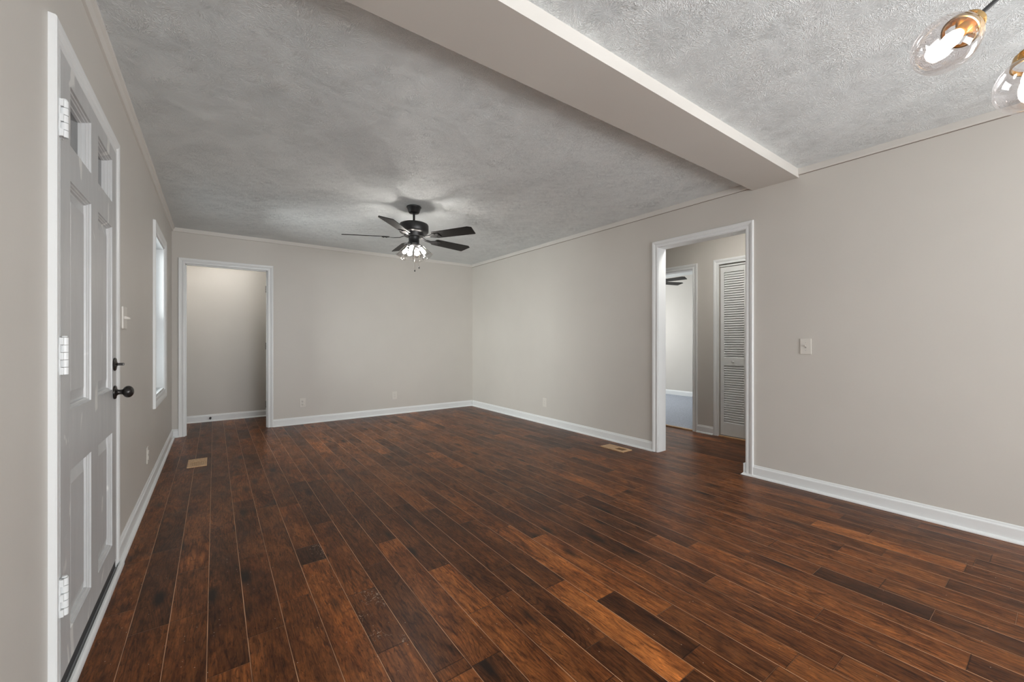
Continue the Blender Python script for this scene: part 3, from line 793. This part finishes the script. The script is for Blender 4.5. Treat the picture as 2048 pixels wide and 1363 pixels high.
# ------------------------------------------------------------------ wall plates. local: x across, z up, -y out of the wall
def plate_base(root, w_=0.072, h_=0.118, t=0.006):
    bm = bm_new()
    add_box(bm, -w_ / 2, w_ / 2, -t, 0, -h_ / 2, h_ / 2, 0.0022)
    return obj('cover_plate', bm, M['plate'], root)
def outlet(label, loc, rz, group, style='duplex'):
    r = thing('wall_outlet', label, 'outlet', loc, rz, group)
    pl = plate_base(r)
    if style == 'duplex':
        for s in (-1, 1):
            bm = bm_new()
            add_lathe(bm, [(0.0, 0), (0.0165, 0), (0.0165, 0.0035), (0.0155, 0.0045), (0.0, 0.0045)], 24, axis_mat((0, -0.0055, s * 0.0205), (0, -1, 0)))
            rc = obj('receptacle', bm, M['plate'], r)
            bm = bm_new()
            for xx in (-0.006, 0.006): add_box(bm, xx - 0.001, xx + 0.001, -0.0106, -0.0101, s * 0.0205 + 0.001, s * 0.0205 + 0.009)
            add_box(bm, -0.0022, 0.0022, -0.0106, -0.0101, s * 0.0205 - 0.010, s * 0.0205 - 0.005)
            obj('slots', bm, M['plate_dark'], rc)
        bm = bm_new(); add_lathe(bm, [(0.0, 0), (0.003, 0), (0.003, 0.001), (0, 0.001)], 12, axis_mat((0, -0.006, 0), (0, -1, 0)))
        obj('screw', bm, M['steel'], r)
    else:
        bm = bm_new(); add_box(bm, -0.0165, 0.0165, -0.0085, -0.0055, -0.033, 0.033, 0.001)
        rc = obj('receptacle', bm, M['plate'], r)
        bm = bm_new()
        for s in (-1, 1):
            for xx in (-0.006, 0.006): add_box(bm, xx - 0.001, xx + 0.001, -0.009, -0.0084, s * 0.017 + 0.001, s * 0.017 + 0.009)
            add_box(bm, -0.0022, 0.0022, -0.009, -0.0084, s * 0.017 - 0.008, s * 0.017 - 0.004)
        obj('slots', bm, M['plate_dark'], rc)
    return r
G = 'outlets low on the living room walls'
outlet('ivory duplex outlet on the back wall, nearest the back doorway', (0.967, YB, 0.286), 0, G)
outlet('ivory square-faced outlet on the back wall, farther right toward the corner', (2.241, YB, 0.284), 0, G, 'deco')
outlet('ivory outlet on the right wall between the corner and the doorway', (XR, 4.222, 0.288), -PI / 2, G, 'deco')
outlet('ivory duplex outlet on the left wall, seen edge-on below the window', (XL, 4.01, 0.285), PI / 2, G)
def toggle_switch(label, loc, rz):
    r = thing('light_switch', label, 'light switch', loc, rz)
    plate_base(r)
    bm = bm_new(); add_box(bm, -0.005, 0.005, -0.0068, -0.0058, -0.012, 0.012)
    obj('toggle_slot', bm, M['plate_dark'], r)
    bm = bm_new()
    add_loft(bm, [[(-0.004, -0.006, 0.004), (0.004, -0.006, 0.004), (0.004, -0.006, -0.006), (-0.004, -0.006, -0.006)], [(-0.003, -0.018, 0.012), (0.003, -0.018, 0.012), (0.003, -0.020, 0.006), (-0.003, -0.020, 0.006)]])
    obj('toggle', bm, M['plate'], r)
    for s in (-1, 1):
        bm = bm_new(); add_lathe(bm, [(0.0, 0), (0.003, 0), (0.0025, 0.001), (0, 0.001)], 12, axis_mat((0, -0.006, s * 0.030), (0, -1, 0)))
        obj('screw', bm, M['steel'], r)
    return r
toggle_switch('ivory toggle light switch alone on the right wall near the doorway', (XR, 1.196, 1.081), -PI / 2)
# the switch behind the entry door casing: deeper plate with a protruding paddle
r = thing('light_switch', 'ivory light switch with protruding paddle beside the entry door casing', 'light switch', (XL, 3.03, 1.248), PI / 2)
bm = bm_new(); add_box(bm, -0.058, 0.058, -0.009, 0, -0.060, 0.060, 0.004); obj('cover_plate', bm, M['plate'], r)
for xx in (-0.023, 0.023):
    bm = bm_new()
    add_loft(bm, [[(xx - 0.005, -0.008, 0.010), (xx + 0.005, -0.008, 0.010), (xx + 0.005, -0.008, -0.006), (xx - 0.005, -0.008, -0.006)], [(xx - 0.004, -0.026, 0.003), (xx + 0.004, -0.026, 0.003), (xx + 0.004, -0.027, -0.004), (xx - 0.004, -0.027, -0.004)]])
    obj('toggle', bm, M['plate'], r)

# ------------------------------------------------------------------ floor registers
def register(label, x0, x1, y0, y1, hole, dark):
    cx, cy = (x0 + x1) / 2, (y0 + y1) / 2
    r = thing('floor_register', label, 'floor vent', (cx, cy, 0), 0, 'unfinished wood floor registers')
    bm = bm_new()
    hx0, hx1, hy0, hy1 = hole
    z0, z1 = 0.0, 0.007
    for a, b, c, d in ((x0, hx0, y0, y1), (hx1, x1, y0, y1), (hx0, hx1, y0, hy0), (hx0, hx1, hy1, y1)):
        add_box(bm, a - cx, b - cx, c - cy, d - cy, z0, z1)
    obj('frame', bm, M['maple'], r)
    bm = bm_new()
    if dark:
        add_box(bm, hx0 - cx, hx1 - cx, hy0 - cy, hy1 - cy, 0.0005, 0.002)
        o = obj('opening', bm, M['duct'], r)
    else:
        n = 7
        for i in range(n):
            xx = hx0 + (hx1 - hx0) * (i + 0.5) / n - cx
            add_box(bm, xx - 0.0032, xx + 0.0032, hy0 - cy, hy1 - cy, 0.001, 0.0055)
        obj('slats', bm, M['maple'], r)
        bm = bm_new(); add_box(bm, hx0 - cx, hx1 - cx, hy0 - cy, hy1 - cy, 0.0003, 0.0035); obj('damper', bm, M['maple_shade'], r)
M['maple_shade'] = paint('shaded_damper_wood', (0.46, 0.29, 0.16), 0.6, 0.1)  # maple toned darker, painting the shade between the slats
M['duct'] = paint('brown_duct', (0.20, 0.11, 0.05), 0.7, 0.1)
register('pale wood floor register near the left wall and back doorway, slats closed', -0.197, -0.055, 4.600, 4.890, (-0.172, -0.082, 4.635, 4.775), False)
register('pale wood floor register by the right wall, its damper half open', 3.320, 3.465, 2.670, 2.965, (3.352, 3.436, 2.705, 2.812), True)

# ------------------------------------------------------------------ ceiling fan with lights
def blade_bm(r0=0.235, r1=0.680, w0=0.118, w1=0.142):
    bm = bm_new()
    out = [(r0, -w0 / 2 + 0.012), (r0 + 0.012, -w0 / 2), (r1 - 0.035, -w1 / 2), (r1, -w1 / 2 + 0.022), (r1 - 0.022, w1 / 2 - 0.004), (r1 - 0.032, w1 / 2), (r0 + 0.012, w0 / 2), (r0, w0 / 2 - 0.012)]
    add_loft(bm, [[(x, y, z) for x, y in out] for z in (-0.003, 0.003)])
    return bm
def iron_bm():
    bm = bm_new()
    add_loft(bm, [[(x, y, z) for y, z in ((-0.016, -0.004), (0.016, -0.004), (0.016, 0.002), (-0.016, 0.002))] for x, z in ()] or
             [[(0.085, -0.014, 0.012), (0.085, 0.014, 0.012), (0.085, 0.014, 0.020), (0.085, -0.014, 0.020)],
              [(0.135, -0.013, -0.008), (0.135, 0.013, -0.008), (0.135, 0.013, 0.000), (0.135, -0.013, 0.000)],
              [(0.190, -0.015, -0.012), (0.190, 0.015, -0.012), (0.190, 0.015, -0.004), (0.190, -0.015, -0.004)],
              [(0.235, -0.040, -0.009), (0.235, 0.040, -0.009), (0.235, 0.040, -0.0032), (0.235, -0.040, -0.0032)],
              [(0.300, -0.036, -0.009), (0.300, 0.036, -0.009), (0.300, 0.036, -0.0032), (0.300, -0.036, -0.0032)]])
    for x, y in ((0.26, -0.024), (0.26, 0.024), (0.288, 0.0)):
        add_lathe(bm, [(0.0, -0.0125), (0.006, -0.012), (0.006, -0.009)], 10, Matrix.Translation((x, y, 0)))
    return bm
PITCH = math.radians(13)
def make_fan(name, label, cat, loc, rot, zb, lights=True, radius=0.68, group=None):
    """loc at the ceiling; zb = blade height relative to the ceiling"""
    t = thing(name, label, cat, loc, 0, group)
    bm = bm_new(); add_lathe(bm, [(0.0, 0), (0.066, 0.0), (0.071, -0.004), (0.071, -0.012), (0.066, -0.016), (0.052, -0.058), (0.046, -0.066), (0.018, -0.070), (0, -0.070)], 36)
    obj('canopy', bm, M['black_metal'], t)
    bm = bm_new(); add_lathe(bm, [(0.0105, -0.066), (0.0105, zb + 0.165), (0.017, zb + 0.160), (0.020, zb + 0.146)], 16)
    obj('downrod', bm, M['black_metal'], t)
    bm = bm_new()
    add_lathe(bm, [(0.0, zb + 0.148), (0.060, zb + 0.147), (0.118, zb + 0.138), (0.135, zb + 0.130), (0.141, zb + 0.118), (0.141, zb + 0.060), (0.132, zb + 0.046), (0.095, zb + 0.040), (0.090, zb + 0.012), (0.0, zb + 0.012)], 48)
    obj('motor_housing', bm, M['black_metal'], t)
    bm = bm_new()
    add_lathe(bm, [(0.0, zb + 0.012), (0.052, zb + 0.012), (0.054, zb + 0.004), (0.051, zb - 0.004), (0.051, zb - 0.055), (0.058, zb - 0.060), (0.056, zb - 0.068), (0.0, zb - 0.070)], 32)
    obj('switch_housing', bm, M['black_metal'], t)
    br = bl = None
    for k in range(5):
        a = rot + k * 2 * PI / 5
        # the ccw side of each blade hangs lower
        mat = Matrix.Translation((0, 0, zb)) @ Matrix.Rotation(a, 4, 'Z')
        if br is None:
            br = obj('blade_iron', iron_bm(), M['black_metal'], t); bl = obj('blade', blade_bm(r1=radius), M['blade'], t)
            i_, b_ = br, bl
        else:
            i_ = br.copy(); b_ = bl.copy(); COL.objects.link(i_); COL.objects.link(b_); i_.parent = t; b_.parent = t
        i_.matrix_local = mat @ Matrix.Rotation(-PITCH, 4, 'X'); b_.matrix_local = mat @ Matrix.Rotation(-PITCH, 4, 'X')
    if lights:
        bm = bm_new()
        add_lathe(bm, [(0.0, zb - 0.068), (0.062, zb - 0.070), (0.078, zb - 0.078), (0.072, zb - 0.092), (0.045, zb - 0.104), (0.0, zb - 0.106)], 32)
        obj('light_fitter', bm, M['black_metal'], t)
        parts = None
        for k in range(4):
            a = math.radians(-130) + k * PI / 2
            d = Vector((math.cos(a) * 0.62, math.sin(a) * 0.62, -0.78)).normalized()
            p0 = Vector((math.cos(a) * 0.050, math.sin(a) * 0.050, zb - 0.082))
            mat = axis_mat(p0, d)
            if parts is None:
                bm = bm_new(); add_lathe(bm, [(0.0, -0.004), (0.020, -0.004), (0.023, 0.004), (0.021, 0.026), (0.0, 0.026)], 24)
                s_ = obj('lamp_holder', bm, M['black_metal'], t)
                bm = bm_new()
                add_lathe(bm, [(0.026, 0.006), (0.031, 0.014), (0.0345, 0.030), (0.041, 0.070), (0.049, 0.110), (0.058, 0.140), (0.0595, 0.1415), (0.0570, 0.1395), (0.048, 0.110), (0.040, 0.070), (0.0335, 0.030), (0.030, 0.015)], 32, None, False, False)
                g_ = obj('glass_shade', bm, M['shade_glass'], t)
                bm = bm_new(); add_lathe(bm, [(0.0, 0.024), (0.012, 0.026), (0.0125, 0.038), (0.016, 0.054), (0.018, 0.068), (0.015, 0.082), (0.008, 0.090), (0.0, 0.092)], 24)
                l_ = obj('bulb', bm, M['bulb_fan'], t)
                parts = (s_, g_, l_); use = parts
            else:
                use = []
                for q_ in parts:
                    c_ = q_.copy(); COL.objects.link(c_); c_.parent = t; use.append(c_)
            for q_ in use: q_.matrix_local = mat
        for (dx, dy, zz) in ((-0.010, -0.045, -0.622), (0.031, -0.052, -0.590)):
            bm = bm_new(); add_tube(bm, [(dx, dy, zb - 0.06), (dx, dy, zz)], 0.0013, 6)
            ch = obj('pull_chain', bm, M['chain'], t)
            bm = bm_new(); add_lathe(bm, [(0.0, zz + 0.002), (0.003, zz), (0.0055, zz - 0.012), (0.006, zz - 0.020), (0.0, zz - 0.024)], 12, Matrix.Translation((dx, dy, 0)))
            obj('fob', bm, M['black_metal'], ch)
    return t
make_fan('ceiling_fan', 'black five-blade ceiling fan with lit clear glass shades over the living room', 'ceiling fan', (1.585, 3.816, H), math.radians(83), 2.135 - H)
make_fan('ceiling_fan', 'dark ceiling fan glimpsed through the bedroom doorway beyond the hall', 'ceiling fan', (6.39, 4.51, H), math.radians(55), 2.18 - H, False)

# ------------------------------------------------------------------ chandelier at the dining end
HUB = Vector((1.990, 0.037, 2.270))
ch = thing('chandelier', 'black and brass chandelier with lit clear glass globes at upper right', 'chandelier', (HUB.x, HUB.y, H))
top = H
bm = bm_new(); add_lathe(bm, [(0.0, 0), (0.062, 0), (0.062, -0.018), (0.055, -0.024), (0.0, -0.024)], 32); obj('canopy', bm, M['black_metal'], ch)
bm = bm_new(); add_lathe(bm, [(0.008, -0.022), (0.008, HUB.z - H + 0.02)], 12); obj('rod', bm, M['black_metal'], ch)
bm = bm_new(); add_lathe(bm, [(0.0, 0.03), (0.016, 0.028), (0.026, 0.012), (0.026, -0.012), (0.016, -0.028), (0.0, -0.03)], 24, Matrix.Translation((0, 0, HUB.z - H))); obj('hub', bm, M['brass'], ch)
G1 = Vector((1.737, 0.221, 1.995)); G2 = Vector((1.925, 0.075, 1.875))
ctrs = [G1, G2, HUB + Vector((0.30, -0.26, -0.16)), HUB + Vector((-0.10, -0.40, -0.14))]
first = None
def unit_meshes():
    """local z points from the hub outwards, origin at the globe centre"""
    out = []
    bm = bm_new()
    n = 28; prof = []
    for i in range(n + 1):
        th = math.radians(30) + (PI - math.radians(30)) * i / n
        prof.append((0.0755 * math.sin(th), -0.082 * math.cos(th) + 0.004 * math.sin(th)))
    add_lathe(bm, prof, 48, None, False, False)
    out.append(('glass_globe', bm, M['globe']))
    bm = bm_new()       # brass cage cap: two rings joined by three broad straps
    def ring(z, r, h, th):
        add_lathe(bm, [(r, z), (r, z + h), (r - th, z + h), (r - th, z), (r, z)], 36, None, False, False)
    ring(-0.064, 0.046, 0.012, 0.004); ring(-0.098, 0.034, 0.006, 0.020)
    for k in range(3):
        a0 = 2 * PI * k / 3
        rings = []
        for z, r in ((-0.097, 0.033), (-0.086, 0.043), (-0.060, 0.046)):
            rr = []
            for da in (-0.28, 0, 0.28): rr.append((r * math.cos(a0 + da), r * math.sin(a0 + da), z))
            for da in (0.28, 0, -0.28): rr.append(((r - 0.003) * math.cos(a0 + da), (r - 0.003) * math.sin(a0 + da), z))
            rings.append(rr)
        add_loft(bm, rings)
    out.append(('brass_cap', bm, M['brass']))
    bm = bm_new(); add_lathe(bm, [(0.0, -0.100), (0.015, -0.098), (0.017, -0.080), (0.017, -0.052), (0.013, -0.046), (0.0, -0.046)], 24)
    out.append(('socket', bm, M['socket']))
    bm = bm_new(); add_lathe(bm, [(0.0, -0.050), (0.013, -0.048), (0.018, -0.034), (0.0205, -0.016), (0.0185, 0.002), (0.011, 0.018), (0.004, 0.031), (0.0, 0.034)], 24)
    out.append(('bulb', bm, M['bulb_pendant']))
    return out
base = Vector((HUB.x, HUB.y, H))
protos = None
for i, c in enumerate(ctrs):
    d = (c - HUB).normalized()
    mat = axis_mat(c - base, d)
    bm = bm_new(); p1 = c - d * 0.098
    add_tube(bm, [HUB - base, p1 - base], 0.0062, 14)
    add_lathe(bm, [(0.0, -0.012), (0.010, -0.012), (0.012, 0.0), (0.010, 0.004), (0, 0.004)], 16, axis_mat(p1 - base, d))
    obj('arm', bm, M['black_metal'], ch)
    if protos is None:
        protos = [obj(n_, b_, m_, ch) for n_, b_, m_ in unit_meshes()]; use = protos
    else:
        use = []
        for q_ in protos:
            c_ = q_.copy(); COL.objects.link(c_); c_.parent = ch; use.append(c_)
    for q_ in use: q_.matrix_local = mat

# ------------------------------------------------------------------ flush lamps: unseen fill added in the hall, and the small back room's own
def flush(label, x, y, dm='dome'):
    t = thing('ceiling_light', label, 'ceiling light', (x, y, H))
    bm = bm_new(); add_lathe(bm, [(0.0, 0), (0.13, 0), (0.13, -0.02), (0.12, -0.022), (0, -0.022)], 32); obj('base', bm, M['black_metal'], t)
    bm = bm_new(); add_lathe(bm, [(0.12, -0.022), (0.115, -0.04), (0.09, -0.06), (0.05, -0.072), (0.0, -0.075)], 32); obj('dome', bm, M[dm], t)
flush('added unseen dome light filling the hall beyond the right doorway', 4.02, 2.05, 'dome_fill')
flush('flush dome ceiling light in the small room behind the back doorway', 0.14, 6.45)
